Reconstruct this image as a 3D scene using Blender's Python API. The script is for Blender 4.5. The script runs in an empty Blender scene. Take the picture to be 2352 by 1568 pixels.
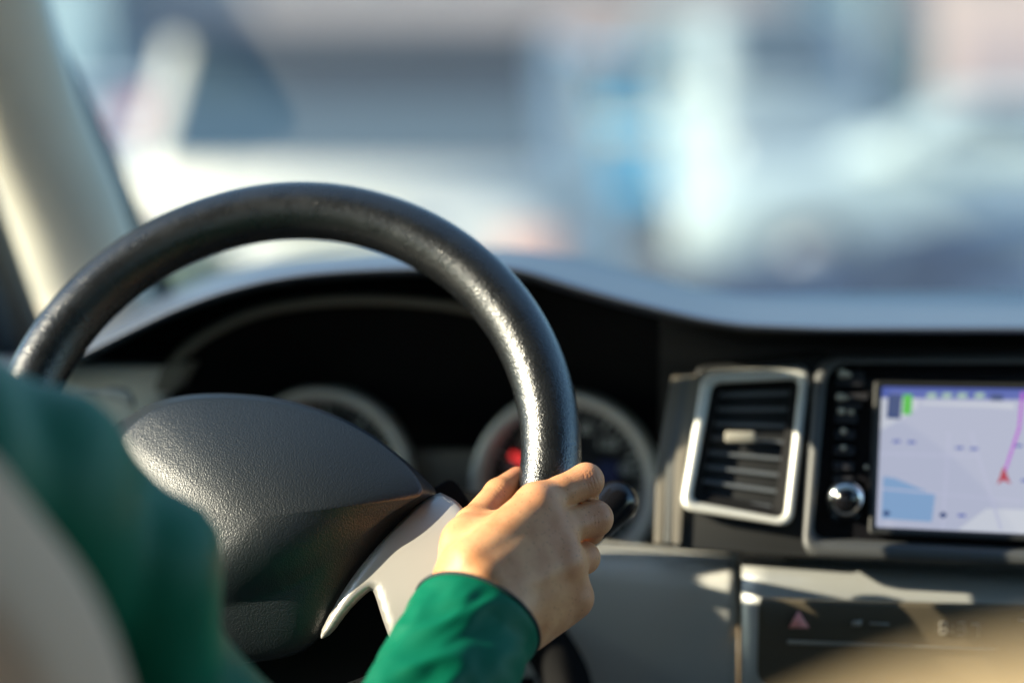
import bpy, bmesh, math, random
import numpy as np
from mathutils import Vector, Matrix
random.seed(4); rng = np.random.default_rng(4)
scene = bpy.context.scene

# ------------------------------------------------------------------ camera
F = 2352*85/36                      # focal length in pixels of a 2352 px wide picture
YAW = math.radians(7); PIT = math.atan((784-180)/F)
CAM = np.array([0, 0, 1.5])
fw = np.array([-math.sin(YAW)*math.cos(PIT), math.cos(YAW)*math.cos(PIT), -math.sin(PIT)])
rt = np.array([math.cos(YAW), math.sin(YAW), 0.0]); up = np.cross(rt, fw)
cd = bpy.data.cameras.new('camera'); cam = bpy.data.objects.new('camera', cd)
scene.collection.objects.link(cam); scene.camera = cam
cam.matrix_world = Matrix([[rt[0], up[0], -fw[0], CAM[0]], [rt[1], up[1], -fw[1], CAM[1]],
                           [rt[2], up[2], -fw[2], CAM[2]], [0, 0, 0, 1]])
cd.lens = 85; cd.sensor_width = 36; cd.clip_start = .05; cd.clip_end = 900
cd.dof.use_dof = True; cd.dof.focus_distance = 1.445; cd.dof.aperture_fstop = 1.9

# ------------------------------------------------------------------ world, sun, exposure
sun_to = Vector((-.86, -.27, .40)).normalized()
w = bpy.data.worlds.new('World'); scene.world = w; w.use_nodes = True
wn = w.node_tree.nodes; wl = w.node_tree.links
sky = wn.new('ShaderNodeTexSky'); sky.sky_type = 'NISHITA'; sky.sun_disc = False
sky.sun_elevation = math.asin(sun_to.z); sky.sun_rotation = math.atan2(sun_to.x, sun_to.y)
sky.air_density = 1.0; sky.dust_density = .4; sky.ozone_density = 3.0
bg = wn['Background']; wb = wn.new('ShaderNodeVectorMath'); wb.operation = 'MULTIPLY'; wb.inputs[1].default_value = (.89, 1.0, .96)   # white balance of the picture
wl.new(sky.outputs[0], wb.inputs[0]); wl.new(wb.outputs[0], bg.inputs[0]); bg.inputs[1].default_value = .15
sd = bpy.data.lights.new('sun', 'SUN'); so = bpy.data.objects.new('sun', sd); scene.collection.objects.link(so)
sd.energy = 5.0; sd.angle = math.radians(.5); sd.color = (1, .90, .67)
so.rotation_euler = sun_to.to_track_quat('Z', 'Y').to_euler()
scene.view_settings.view_transform = 'Standard'; scene.view_settings.look = 'None'
scene.view_settings.exposure = 1.32; scene.view_settings.gamma = 1
scene.cycles.use_denoising = True
scene.cycles.max_bounces = 8; scene.cycles.transparent_max_bounces = 8
scene.cycles.sample_clamp_indirect = 6

# ------------------------------------------------------------------ helpers
def W(px, py, d):                   # pixel and depth along the view axis -> point
    return CAM + d*(fw + (px-1176)/F*rt - (py-784)/F*up)
def WY(px, py, Y):                  # pixel -> point in the upright plane y = Y of the car
    v = fw + (px-1176)/F*rt - (py-784)/F*up
    return CAM + v*(Y/v[1])
def WD(px, py, Y): return WY(px, py, Y-.085)      # the dashboard's own upright planes
def lerp_curve(pts, x):
    xs = [p[0] for p in pts]; return float(np.interp(x, xs, [p[1] for p in pts]))
def spline(pts, n):                 # Catmull-Rom through rows
    P = np.array(pts, float); P = np.vstack([2*P[0]-P[1], P, 2*P[-1]-P[-2]])
    out = []; m = len(P)-3
    for k in range(n):
        t = k/(n-1)*m; i = min(int(t), m-1); u = t-i
        a, b, c, d = P[i:i+4]
        out.append(.5*((2*b)+(c-a)*u+(2*a-5*b+4*c-d)*u*u+(3*b-a-3*c+d)*u**3))
    return np.array(out)
def adopt(o, p):
    o.parent = p; o.matrix_parent_inverse = Matrix.Translation(-p.location) if p.type == 'EMPTY' else Matrix(); return o
def mesh_obj(name, V, Fc, mat, parent=None, smooth=True, mats=None, midx=None):
    me = bpy.data.meshes.new(name); me.from_pydata([tuple(map(float, v)) for v in V], [], [tuple(map(int, f)) for f in Fc])
    me.validate()
    bq = bmesh.new(); bq.from_mesh(me); bmesh.ops.recalc_face_normals(bq, faces=bq.faces[:]); bq.to_mesh(me); bq.free()
    for m in (mats or [mat]): me.materials.append(m)
    if midx is not None: me.polygons.foreach_set('material_index', midx)
    if smooth: me.polygons.foreach_set('use_smooth', [True]*len(me.polygons))
    me.update()
    o = bpy.data.objects.new(name, me); scene.collection.objects.link(o)
    if parent: adopt(o, parent)
    return o
def empty(name, loc, label=None, cat=None, group=None):
    o = bpy.data.objects.new(name, None); scene.collection.objects.link(o); o.location = tuple(map(float, loc))
    if label: o['label'] = label
    if cat: o['category'] = cat
    if group: o['group'] = group
    return o
class MB:
    def __init__(s): s.V = []; s.F = []; s.M = []
    def add(s, V, Fc, mi=0):
        b = len(s.V); s.V += [tuple(v) for v in V]; s.F += [tuple(b+i for i in f) for f in Fc]; s.M += [mi]*len(Fc); return s
    def box(s, c, size, ax=None, mi=0):
        ax = ax if ax is not None else np.eye(3)
        c = np.array(c, float); V = []
        for z in (-.5, .5):
            for y in (-.5, .5):
                for x in (-.5, .5): V.append(c+x*size[0]*ax[0]+y*size[1]*ax[1]+z*size[2]*ax[2])
        return s.add(V, [(0, 2, 3, 1), (4, 5, 7, 6), (0, 1, 5, 4), (2, 6, 7, 3), (0, 4, 6, 2), (1, 3, 7, 5)], mi)
    def loft(s, rings, closed=True, caps=True, mi=0):
        n = len(rings[0]); b = len(s.V)
        for r in rings: s.V += [tuple(v) for v in r]
        m = n if closed else n-1
        for i in range(len(rings)-1):
            for j in range(m):
                k = (j+1) % n
                s.F.append((b+i*n+j, b+i*n+k, b+(i+1)*n+k, b+(i+1)*n+j)); s.M.append(mi)
        if caps and closed:
            s.F.append(tuple(b+j for j in range(n))[::-1]); s.F.append(tuple(b+(len(rings)-1)*n+j for j in range(n))); s.M += [mi, mi]
        return s
    def tube(s, pts, rad, n=16, caps=True, mi=0, flat=1.0):
        P = np.array(pts, float); R = np.broadcast_to(rad, len(P)); rings = []
        up0 = np.array([0, 0, 1.0])
        for i in range(len(P)):
            t = P[min(i+1, len(P)-1)]-P[max(i-1, 0)]; t /= np.linalg.norm(t)
            if abs(t @ up0) > .95: u0 = np.array([1.0, 0, 0])
            else: u0 = up0
            a = np.cross(u0, t); a /= np.linalg.norm(a); b = np.cross(t, a)
            th = np.linspace(0, 2*np.pi, n, endpoint=False)
            rings.append(P[i]+R[i]*(np.cos(th)[:, None]*a+flat*np.sin(th)[:, None]*b))
        return s.loft(rings, True, caps, mi)
    def ball(s, c, r, n=16, ax=None, mi=0):
        r = np.broadcast_to(r, 3); ax = ax if ax is not None else np.eye(3); rings = []
        for i in range(1, n//2):
            ph = math.pi*i/(n//2); th = np.linspace(0, 2*np.pi, n, endpoint=False)
            L = np.stack([np.cos(th)*math.sin(ph)*r[0], np.sin(th)*math.sin(ph)*r[1], np.full(n, math.cos(ph)*r[2])], 1)
            rings.append(np.array(c)+L@ax)
        return s.loft(rings, True, True, mi)
    def build(s, name, mat, parent=None, smooth=True, mats=None, bevel=0, sub=0, auto=None):
        o = mesh_obj(name, s.V, s.F, mat, parent, smooth, mats, s.M)
        if bevel:
            m = o.modifiers.new('bevel', 'BEVEL'); m.width = bevel; m.segments = 3; m.limit_method = 'ANGLE'; m.angle_limit = math.radians(35)
            m.harden_normals = False
        if sub:
            m = o.modifiers.new('subdivision', 'SUBSURF'); m.levels = m.render_levels = sub
        return o
def plate(outline, thick, name, mat, parent, bevel=.002, inward=None):
    """solid plate from an outline of 3-D points; thickness runs along +y of the car"""
    P = np.array(outline); d = np.array([0, thick, 0]) if inward is None else np.array(inward)
    n = len(P); V = list(P)+list(P+d)
    Fc = [tuple(range(n)), tuple(range(n, 2*n))[::-1]]+[(i, i+n, (i+1) % n+n, (i+1) % n) for i in range(n)]
    mb = MB().add(V, Fc); return mb.build(name, mat, parent, smooth=True, bevel=bevel)
def round_quad(c, rad, n=6):        # rounded polygon in pixel coordinates
    out = []; m = len(c)
    for i in range(m):
        p = np.array(c[i], float); a = np.array(c[i-1], float)-p; b = np.array(c[(i+1) % m], float)-p
        r = rad if np.isscalar(rad) else rad[i]
        A = p+a/np.linalg.norm(a)*r; B = p+b/np.linalg.norm(b)*r
        for k in range(n+1):
            t = k/n; out.append((1-t)**2*A+2*t*(1-t)*p+t*t*B)
    return out
def ring_frame(outer, inner, prof, mb, mi=0):
    """frame between two outlines with equal counts, front face profile raised by prof (towards -y)"""
    O = np.array(outer); I = np.array(inner); f = np.array([0, -prof, 0])
    rings = [O+np.array([0, .012, 0]), O, O*.8+I*.2+f, O*.2+I*.8+f, I, I+np.array([0, .012, 0])]
    mb.loft(rings, True, False, mi); return mb

# ---- smooth distance field meshing (surface nets)
def smin(a, b, k):
    h = np.clip(.5+.5*(b-a)/k, 0, 1); return b*(1-h)+a*h-k*h*(1-h)
def cone(P, a, b, ra, rb):
    a = np.array(a, np.float32); b = np.array(b, np.float32); ab = b-a; L = float(ab@ab)+1e-12
    t = np.clip(((P-a)@ab)/L, 0, 1); d = P-a-t[..., None]*ab
    return np.sqrt((d*d).sum(-1))-(ra+(rb-ra)*t)
def surface_nets(f, lo, hi, h):
    lo = np.array(lo, float); n = np.ceil((np.array(hi)-lo)/h).astype(int)+1
    g = np.stack(np.meshgrid(*[lo[i]+h*np.arange(n[i]) for i in range(3)], indexing='ij'), -1).astype(np.float32)
    S = f(g); s = S < 0
    cnt = np.zeros(n-1, np.int8); acc = np.zeros(tuple(n-1)+(3,), np.float32); num = np.zeros(n-1, np.float32)
    C = [(i, j, k) for i in (0, 1) for j in (0, 1) for k in (0, 1)]
    sl = lambda c: tuple(slice(c[a], n[a]-1+c[a]) for a in range(3))
    for c in C: cnt += s[sl(c)]
    for c in C:
        for a in range(3):
            if c[a] == 0:
                e = list(c); e[a] = 1
                A = S[sl(c)]; B = S[sl(e)]; x = (A < 0) != (B < 0)
                t = np.where(x, A/np.where(x, A-B, 1), 0)
                for q in range(3):
                    acc[..., q] += np.where(x, c[q]+(t if q == a else 0), 0)
                num += x
    act = (cnt > 0) & (cnt < 8); idx = -np.ones(n-1, int); idx[act] = np.arange(act.sum())
    ijk = np.argwhere(act); V = lo+h*(ijk+acc[act]/num[act][:, None])
    Fc = []
    for a in range(3):
        b, c = (a+1) % 3, (a+2) % 3
        A = np.take(s, range(n[a]-1), a); B = np.take(s, range(1, n[a]), a)
        e = A != B
        ii = np.argwhere(e); ii = ii[(ii[:, b] > 0) & (ii[:, c] > 0) & (ii[:, b] < n[b]-1) & (ii[:, c] < n[c]-1)]
        flip = A[tuple(ii.T)]
        q = []
        for (ub, uc) in ((-1, -1), (0, -1), (0, 0), (-1, 0)):
            j = ii.copy(); j[:, b] += ub; j[:, c] += uc; q.append(idx[tuple(j.T)])
        q = np.stack(q, 1); q[~flip] = q[~flip][:, ::-1]; Fc.append(q)
    return V, np.concatenate(Fc)

# ------------------------------------------------------------------ materials
def mat(name, col, rough=.5, metal=0, spec=.5, bump=None, var=None, coat=0, emit=None, estr=0, sss=0, sheen=0, alpha=None):
    m = bpy.data.materials.new(name); m.use_nodes = True; nt = m.node_tree; N = nt.nodes; L = nt.links
    b = N['Principled BSDF']; b.inputs['Base Color'].default_value = (*col, 1); b.inputs['Roughness'].default_value = rough
    b.inputs['Metallic'].default_value = metal; b.inputs['Specular IOR Level'].default_value = spec
    b.inputs['Coat Weight'].default_value = coat; b.inputs['Coat Roughness'].default_value = .08
    if sheen: b.inputs['Sheen Weight'].default_value = sheen; b.inputs['Sheen Roughness'].default_value = .4
    if sss:
        b.inputs['Subsurface Weight'].default_value = sss; b.inputs['Subsurface Radius'].default_value = (1, .35, .15); b.inputs['Subsurface Scale'].default_value = .006
    if emit: b.inputs['Emission Color'].default_value = (*emit, 1); b.inputs['Emission Strength'].default_value = estr
    tc = N.new('ShaderNodeTexCoord')
    if var:                                   # (scale, amount) soft tone variation of the material itself
        n = N.new('ShaderNodeTexNoise'); n.inputs['Scale'].default_value = var[0]; n.inputs['Detail'].default_value = 5
        L.new(tc.outputs['Object'], n.inputs['Vector'])
        mr = N.new('ShaderNodeMapRange'); mr.inputs['From Min'].default_value = .3; mr.inputs['From Max'].default_value = .7
        mr.inputs['To Min'].default_value = 1-var[1]; mr.inputs['To Max'].default_value = 1+var[1]; L.new(n.outputs[0], mr.inputs[0])
        mx = N.new('ShaderNodeVectorMath'); mx.operation = 'SCALE'; mx.inputs[0].default_value = col; L.new(mr.outputs[0], mx.inputs['Scale'])
        L.new(mx.outputs[0], b.inputs['Base Color'])
        r2 = N.new('ShaderNodeMapRange'); r2.inputs['To Min'].default_value = max(rough-.08, .02); r2.inputs['To Max'].default_value = min(rough+.08, 1)
        L.new(n.outputs[0], r2.inputs[0]); L.new(r2.outputs[0], b.inputs['Roughness'])
    if bump:                                  # (kind, scale, distance, strength)
        kind, sc, dist, st = bump
        if kind == 'leather':
            v = N.new('ShaderNodeTexVoronoi'); v.feature = 'SMOOTH_F1'; v.inputs['Scale'].default_value = sc; v.inputs['Smoothness'].default_value = .35
            dn = N.new('ShaderNodeTexNoise'); dn.inputs['Scale'].default_value = sc*.35; dn.inputs['Detail'].default_value = 3
            ad = N.new('ShaderNodeVectorMath'); ad.operation = 'MULTIPLY_ADD'; ad.inputs[1].default_value = (1.6/sc,)*3
            L.new(tc.outputs['Object'], dn.inputs['Vector']); L.new(dn.outputs['Color'], ad.inputs[0]); L.new(tc.outputs['Object'], ad.inputs[2])
            L.new(ad.outputs[0], v.inputs['Vector'])
            n2 = N.new('ShaderNodeTexNoise'); n2.inputs['Scale'].default_value = sc*1.7; n2.inputs['Detail'].default_value = 2; L.new(tc.outputs['Object'], n2.inputs['Vector'])
            ma = N.new('ShaderNodeMath'); ma.operation = 'MULTIPLY_ADD'; ma.inputs[1].default_value = -.9; L.new(v.outputs['Distance'], ma.inputs[0]); L.new(n2.outputs[0], ma.inputs[2])
            h = ma.outputs[0]
        else:
            n2 = N.new('ShaderNodeTexNoise'); n2.inputs['Scale'].default_value = sc; n2.inputs['Detail'].default_value = 4; L.new(tc.outputs['Object'], n2.inputs['Vector']); h = n2.outputs[0]
        bp = N.new('ShaderNodeBump'); bp.inputs['Distance'].default_value = dist; bp.inputs['Strength'].default_value = st
        L.new(h, bp.inputs['Height']); L.new(bp.outputs[0], b.inputs['Normal'])
    return m
M = {}
M['rim'] = mat('rim_leather', (.007, .008, .009), .28, bump=('leather', 760, .00026, .75), var=(60, .2), spec=1.0)
M['pad'] = mat('pad_vinyl', (.008, .012, .016), .40, bump=('leather', 860, .00022, .8), spec=.75)
M['spoke'] = mat('silver_spoke_paint', (.50, .48, .45), .36, metal=.55, bump=('noise', 2500, .00005, .3))
M['black'] = mat('black_plastic', (.010, .011, .012), .55, bump=('noise', 900, .0002, .3))
M['gloss'] = mat('gloss_black', (.008, .008, .01), .12)
M['matte'] = mat('matt_black_plastic', (.006, .006, .007), .85, spec=.2)
M['dashtop'] = mat('sky_tinted_dash_vinyl', (.05, .068, .105), .42, bump=('leather', 500, .0002, .4), spec=1.0)  # black vinyl; the blue in its base colour stands in for reflected sky
M['trim'] = mat('satin_silver_trim', (.62, .62, .58), .42, metal=.3)
M['silver'] = mat('silver_panel', (.42, .43, .42), .38, metal=.35, var=(8, .05))
M['grey'] = mat('grey_panel', (.66, .66, .63), .42, metal=.1, var=(8, .05))
M['dgrey'] = mat('dark_grey_panel', (.12, .125, .125), .5, var=(8, .05))
M['taupe'] = mat('taupe_plastic', (.17, .155, .13), .5, bump=('noise', 600, .0002, .3))
M['brown'] = mat('smoked_panel', (.085, .070, .048), .25)
M['beige'] = mat('beige_trim', (.74, .68, .57), .7, bump=('noise', 500, .0003, .4), var=(10, .05))
M['seat'] = mat('beige_seat_cloth', (.74, .47, .31), .9, bump=('noise', 400, .001, .5), var=(15, .08), sheen=.3)
M['headliner'] = mat('headliner', (.13, .14, .15), .9)
M['doortrim'] = mat('door_trim', (.035, .035, .035), .8)
M['carpet'] = mat('taupe_carpet', (.32, .29, .25), .95, bump=('noise', 300, .003, .5))
M['rubber'] = mat('black_rubber', (.02, .02, .02), .6)
M['chrome'] = mat('chrome', (.8, .8, .8), .12, metal=1)
M['needle'] = mat('glowing_red_needle', (.7, .03, .02), .4, emit=(1, .05, .05), estr=.45)  # emission brightens the needle's red in place of light falling on it
M['bezel'] = mat('gauge_bezel', (.8, .8, .76), .45, metal=.25)
M['dial'] = mat('dial_face', (.012, .014, .018), .4)
M['print'] = mat('dial_print', (.75, .8, .8), .5)
M['bluelit'] = mat('blue_dial_light', (.008, .012, .035), .4, emit=(.03, .12, .8), estr=.006)

def glass_mat(name, tint=(1, 1, 1), film=.0, gl=.04):
    m = bpy.data.materials.new(name); m.use_nodes = True; N = m.node_tree.nodes; L = m.node_tree.links
    N.remove(N['Principled BSDF']); out = N['Material Output']
    t = N.new('ShaderNodeBsdfTransparent'); t.inputs[0].default_value = (*tint, 1)
    g = N.new('ShaderNodeBsdfGlossy'); g.inputs['Roughness'].default_value = .02
    fr = N.new('ShaderNodeFresnel'); fr.inputs[0].default_value = 1.33
    mx = N.new('ShaderNodeMixShader'); L.new(fr.outputs[0], mx.inputs[0]); L.new(t.outputs[0], mx.inputs[1]); L.new(g.outputs[0], mx.inputs[2])
    tr = N.new('ShaderNodeBsdfTranslucent'); tr.inputs[0].default_value = (.9, .93, 1, 1)
    m2 = N.new('ShaderNodeMixShader'); m2.inputs[0].default_value = film; L.new(mx.outputs[0], m2.inputs[1]); L.new(tr.outputs[0], m2.inputs[2])
    L.new(m2.outputs[0], out.inputs[0]); return m
M['windscreen'] = glass_mat('dusty_windscreen_glass', (.84, .88, .87), .085)

# skin
def skin_mat():
    m = mat('skin', (.56, .30, .17), .46, sss=.22, spec=.4); N = m.node_tree.nodes; L = m.node_tree.links; b = N['Principled BSDF']
    tc = N.new('ShaderNodeTexCoord')
    n = N.new('ShaderNodeTexNoise'); n.inputs['Scale'].default_value = 70; n.inputs['Detail'].default_value = 6; L.new(tc.outputs['Object'], n.inputs[0])
    at = N.new('ShaderNodeAttribute'); at.attribute_name = 'knuckle'
    r = N.new('ShaderNodeValToRGB'); r.color_ramp.elements[0].position = .3; r.color_ramp.elements[1].position = .72
    r.color_ramp.elements[0].color = (.54, .235, .10, 1); r.color_ramp.elements[1].color = (.70, .36, .175, 1); L.new(n.outputs[0], r.inputs[0])
    mx = N.new('ShaderNodeMix'); mx.data_type = 'RGBA'; L.new(at.outputs['Fac'], mx.inputs[0]); L.new(r.outputs[0], mx.inputs[6]); mx.inputs[7].default_value = (.52, .20, .12, 1)
    # tiny freckle-like pores
    v = N.new('ShaderNodeTexVoronoi'); v.inputs['Scale'].default_value = 330; L.new(tc.outputs['Object'], v.inputs[0])
    st = N.new('ShaderNodeMapRange'); st.inputs['From Min'].default_value = .10; st.inputs['From Max'].default_value = .22; st.inputs['To Min'].default_value = .62; st.inputs['To Max'].default_value = 1; L.new(v.outputs['Distance'], st.inputs[0])
    sc = N.new('ShaderNodeVectorMath'); sc.operation = 'SCALE'; L.new(mx.outputs[2], sc.inputs[0]); L.new(st.outputs[0], sc.inputs['Scale'])
    L.new(sc.outputs[0], b.inputs['Base Color'])
    v2 = N.new('ShaderNodeTexVoronoi'); v2.feature = 'DISTANCE_TO_EDGE'; v2.inputs['Scale'].default_value = 800
    mp = N.new('ShaderNodeMapping'); mp.inputs['Scale'].default_value = (1, 1.3, .7); L.new(tc.outputs['Object'], mp.inputs[0]); L.new(mp.outputs[0], v2.inputs[0])
    cr = N.new('ShaderNodeAttribute'); cr.attribute_name = 'crease'
    a = N.new('ShaderNodeMath'); a.operation = 'MULTIPLY_ADD'; a.inputs[1].default_value = .8; L.new(v2.outputs['Distance'], a.inputs[0])
    a2 = N.new('ShaderNodeMath'); a2.operation = 'MULTIPLY'; a2.inputs[1].default_value = -1.1; L.new(cr.outputs['Fac'], a2.inputs[0]); L.new(a2.outputs[0], a.inputs[2])
    bp = N.new('ShaderNodeBump'); bp.inputs['Distance'].default_value = .00035; bp.inputs['Strength'].default_value = .6; L.new(a.outputs[0], bp.inputs['Height']); L.new(bp.outputs[0], b.inputs['Normal'])
    return m
M['skin'] = skin_mat()
M['jacket'] = mat('green_jacket_cloth', (.0, .112, .060), .5, spec=.15, bump=('noise', 1500, .0002, .4), var=(25, .05))
M['lining'] = mat('dark_cuff_edge', (.008, .02, .025), .7)
M['hair'] = mat('dark_hair', (.02, .014, .01), .5)

# ================================================================== OUTSIDE: the setting
M['asphalt'] = mat('asphalt', (.05, .055, .056), .85, bump=('noise', 40, .01, .5), var=(2, .2))
g = MB(); n = 24
g.add([(-400, -100, 0), (400, -100, 0), (400, 600, 0), (-400, 600, 0)], [(0, 1, 2, 3)])
o = g.build('ground', M['asphalt'], smooth=False); o['kind'] = 'structure'
M['paving'] = mat('pale_paving', (.19, .19, .18), .8, var=(1.5, .12))
g = MB().box((0, 46, .06), (160, 10, .12)); o = g.build('pavement', M['paving'], smooth=False, bevel=.02); o['kind'] = 'structure'
M['line'] = mat('road_paint', (.7, .7, .68), .7, var=(3, .1))
for i, x in enumerate((-9, -3.2, 3.0, 9)):
    o = MB().box((x, 24, .004), (.12, 14, .006)).build('lane_line', M['line'], smooth=False); o['kind'] = 'structure'

def building(name, label, x0, x1, y, h, wall, pane, rows, cols, z0=3.0, dep=12, panels=()):
    r = empty(name, ((x0+x1)/2, y, 0), label, 'building')
    MB().box(((x0+x1)/2, y+dep/2, h/2), (x1-x0, dep, h)).build('wall', wall, r, smooth=False)
    cw = (x1-x0)/cols; rh = (h-z0)/rows
    for i in range(cols):
        for j in range(rows):
            c = (x0+cw*(i+.5), y-.03, z0+rh*(j+.5))
            f = MB().box(c, (cw*.62, .10, rh*.62)).build('window', M['frame'], r, smooth=False)
            p = MB().box((c[0], y-.1, c[2]), (cw*.54, .06, rh*.54)).build('pane', pane, r, smooth=False)
            adopt(p, f)
    # shopfront openings
    k = max(2, cols//2); sw = (x1-x0)/k
    for i in range(k):
        MB().box((x0+sw*(i+.5), y-.05, 1.35), (sw*.8, .12, 2.3)).build('shopfront', panels[i % len(panels)] if panels else pane, r, smooth=False)
    MB().box(((x0+x1)/2, y-.25, h+.15), (x1-x0+.4, .6, .3)).build('cornice', M['frame'], r, smooth=False)
    return r
M['frame'] = mat('window_frame_paint', (.45, .44, .43), .6)
M['wall_pink'] = mat('pinkish_grey_render', (.24, .20, .20), .85, var=(.6, .12), bump=('noise', 3, .02, .3))
M['wall_blue'] = mat('pale_blue_render', (.36, .47, .52), .8, var=(.6, .08))
M['wall_cream'] = mat('cream_render', (.54, .40, .36), .8, var=(.6, .08))
M['wall_slate'] = mat('slate_cladding', (.16, .19, .22), .7, var=(.6, .1))
M['wall_mint'] = mat('pale_green_render', (.34, .42, .41), .8, var=(.6, .08))
M['pane'] = mat('far_window_glass', (.08, .11, .14), .08, spec=.8)
M['shop1'] = mat('shopfront_teal', (.06, .14, .17), .3); M['shop2'] = mat('shopfront_grey', (.25, .27, .3), .5); M['shop3'] = mat('shopfront_rose', (.4, .3, .3), .5)
def bx(px, Y): return float(WY(px, 300, Y)[0])
YB = 52
building('blue_building', 'pale blue building behind the windscreen pillar at far left', bx(-900, YB), bx(238, YB), YB, 7.0, M['wall_blue'], M['pane'], 1, 4, panels=[M['wall_blue']])
building('pink_building', 'long pinkish grey building behind the silver car', bx(242, YB), bx(1430, YB), YB+1, 6.6, M['wall_pink'], M['pane'], 1, 7, panels=[M['shop2'], M['shop1'], M['shop3']])
building('slate_building', 'narrow dark slate clad building behind the pale van', bx(1434, YB), bx(1800, YB), YB, 7.0, M['wall_pink'], M['pane'], 1, 2, panels=[M['shop3'], M['shop2']])
building('mint_building', 'pale green building right of the van', bx(1804, YB), bx(2010, YB), YB+.5, 6.9, M['wall_mint'], M['pane'], 1, 1, panels=[M['shop2']])
building('grey_building', 'grey building between the pale green one and the cream one', bx(2014, YB), bx(2140, YB), YB+.8, 6.2, M['wall_slate'], M['pane'], 1, 1, panels=[M['shop1']])
building('cream_building', 'cream building at far right of the street', bx(2144, YB), bx(3300, YB), YB, 6.3, M['wall_cream'], M['pane'], 1, 5, panels=[M['shop3'], M['wall_cream']])

# ---- cars outside
M['tyre'] = mat('tyre_rubber', (.02, .02, .02), .8); M['wheel'] = mat('alloy_wheel', (.4, .4, .4), .6, metal=.3)
M['carglass'] = mat('car_window_glass', (.045, .068, .082), .06, spec=1.0)
M['tail'] = mat('dusty_red_tail_lamp', (.60, .33, .26), .35, coat=.3); M['redlamp'] = mat('red_tail_lamp', (.42, .03, .08), .4); M['plate'] = mat('number_plate', (.75, .68, .5), .5)
M['lamp'] = mat('clear_headlamp', (.5, .52, .55), .4, coat=.1)
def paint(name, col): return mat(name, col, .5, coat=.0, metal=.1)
def section(hw, z0, z1, y, k=.35, n=24):
    th = np.linspace(0, 2*np.pi, n, endpoint=False); c, s = np.cos(th), np.sin(th)
    x = hw*np.sign(c)*np.abs(c)**k; z = (z0+z1)/2+(z1-z0)/2*np.sign(s)*np.abs(s)**k
    return np.stack([x, np.full(n, y), z], 1)
def car(name, label, loc, heading, pt, L, Wd, H, belt, hood, hoodlen, bootlen, boot, group=None, spoiler=False, lampz=None, lampm='tail'):
    """local +y is the front; origin between the wheels on the ground"""
    r = empty(name, loc, label, 'car' if 'van' not in name else 'van', group); r.rotation_euler.z = heading
    def bl(mb, nm, mt, p=None, **k):
        o = mb.build(nm, mt, None, **k); o.parent = p or r; return o
    h = L/2; hw = Wd/2
    st = [(-h, .38, boot-.12, hw*.86), (-h+.08, .28, boot-.02, hw*.94), (-h+.4, .22, boot, hw), (-h+bootlen, .2, belt, hw), (h-hoodlen, .2, belt, hw),
          (h-hoodlen*.5, .2, (belt+hood)/2, hw), (h-.35, .22, hood, hw*.97), (h-.06, .28, hood-.1, hw*.88), (h, .36, hood-.2, hw*.8)]
    bl(MB().loft([section(w_, a, b, y) for y, a, b, w_ in st]), 'body', pt)
    yb, yf = -h+bootlen*.55+.05, h-hoodlen+.15
    gs = []
    for z, a, b, w_ in ((belt-.03, yb-.12, yf, hw*.95), (belt+.12, yb, yf-.22, hw*.92), (H-.06, yb+.28, yf-.62, hw*.84), (H-.015, yb+.36, yf-.80, hw*.76), (H, yb+.7, yf-1.1, hw*.6)):
        c = [(-w_, a+.08), (-w_+.06, a), (w_-.06, a), (w_, a+.08), (w_, b-.15), (w_-.2, b), (-w_+.2, b), (-w_, b-.15)]
        gs.append(np.array([(x, y, z) for x, y in c]))
    cab = bl(MB().loft(gs), 'cabin', pt)
    # glazed openings, proud by a few mm
    def lerp(a, b, t): return a+(b-a)*t
    A, B = gs[1], gs[2]
    def pane(i, j, t0, t1, u0, u1, nm):
        p = [lerp(lerp(A[i], A[j], u), lerp(B[i], B[j], u), t) for u, t in ((u0, t0), (u1, t0), (u1, t1), (u0, t1))]
        nrm = np.cross(p[1]-p[0], p[3]-p[0]); nrm /= np.linalg.norm(nrm)
        c = np.mean(p, 0)-np.array([0, 0, (belt+H)/2]); c[2] = 0
        if nrm@c < 0: nrm = -nrm
        V = [q+nrm*.012 for q in p]+[q-nrm*.02 for q in p]
        bl(MB().add(V, [(0, 1, 2, 3), (7, 6, 5, 4), (0, 4, 5, 1), (1, 5, 6, 2), (2, 6, 7, 3), (3, 7, 4, 0)]), nm, M['carglass'], smooth=False)
    pane(1, 2, .04, .97, .02, .98, 'rear_window'); pane(5, 6, .06, .97, .05, .95, 'windscreen')
    for i, j in ((3, 4), (7, 0)):
        pane(i, j, .06, .92, .06, .33, 'side_window'); pane(i, j, .06, .92, .36, .64, 'side_window'); pane(i, j, .06, .92, .67, .94, 'side_window')
    for sx in (-1, 1):
        for y in (-h+.85, h-.85):
            w0 = bl(MB().tube([(sx*(hw-.16), y, .31), (sx*(hw+.01), y, .31)], .31, 24), 'wheel', M['tyre'], bevel=.03)
            bl(MB().tube([(sx*(hw-.1), y, .31), (sx*(hw+.02), y, .31)], .19, 16), 'rim', M['wheel'], w0)
        bl(MB().box((sx*hw*.80, -h+.03 if not lampz else -h+.30, lampz or boot-.22), (.26, .12 if not lampz else .5, .22)), 'tail_light', M[lampm], bevel=.03)
        bl(MB().box((sx*hw*.68, h-.06, hood-.2), (.34, .14, .14)), 'headlight', M['lamp'], bevel=.03)
        bl(MB().box((sx*(hw+.06), yf-.35, belt+.08), (.16, .1, .12)), 'wing_mirror', pt, bevel=.02)
    bl(MB().box((0, -h+.02, .36), (Wd*.9, .14, .2)), 'rear_bumper', pt, bevel=.03)
    if spoiler: bl(MB().box((0, yb+.16, H-.035), (Wd*.80, .34, .05)), 'spoiler', M['gloss'], bevel=.01)
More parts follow.
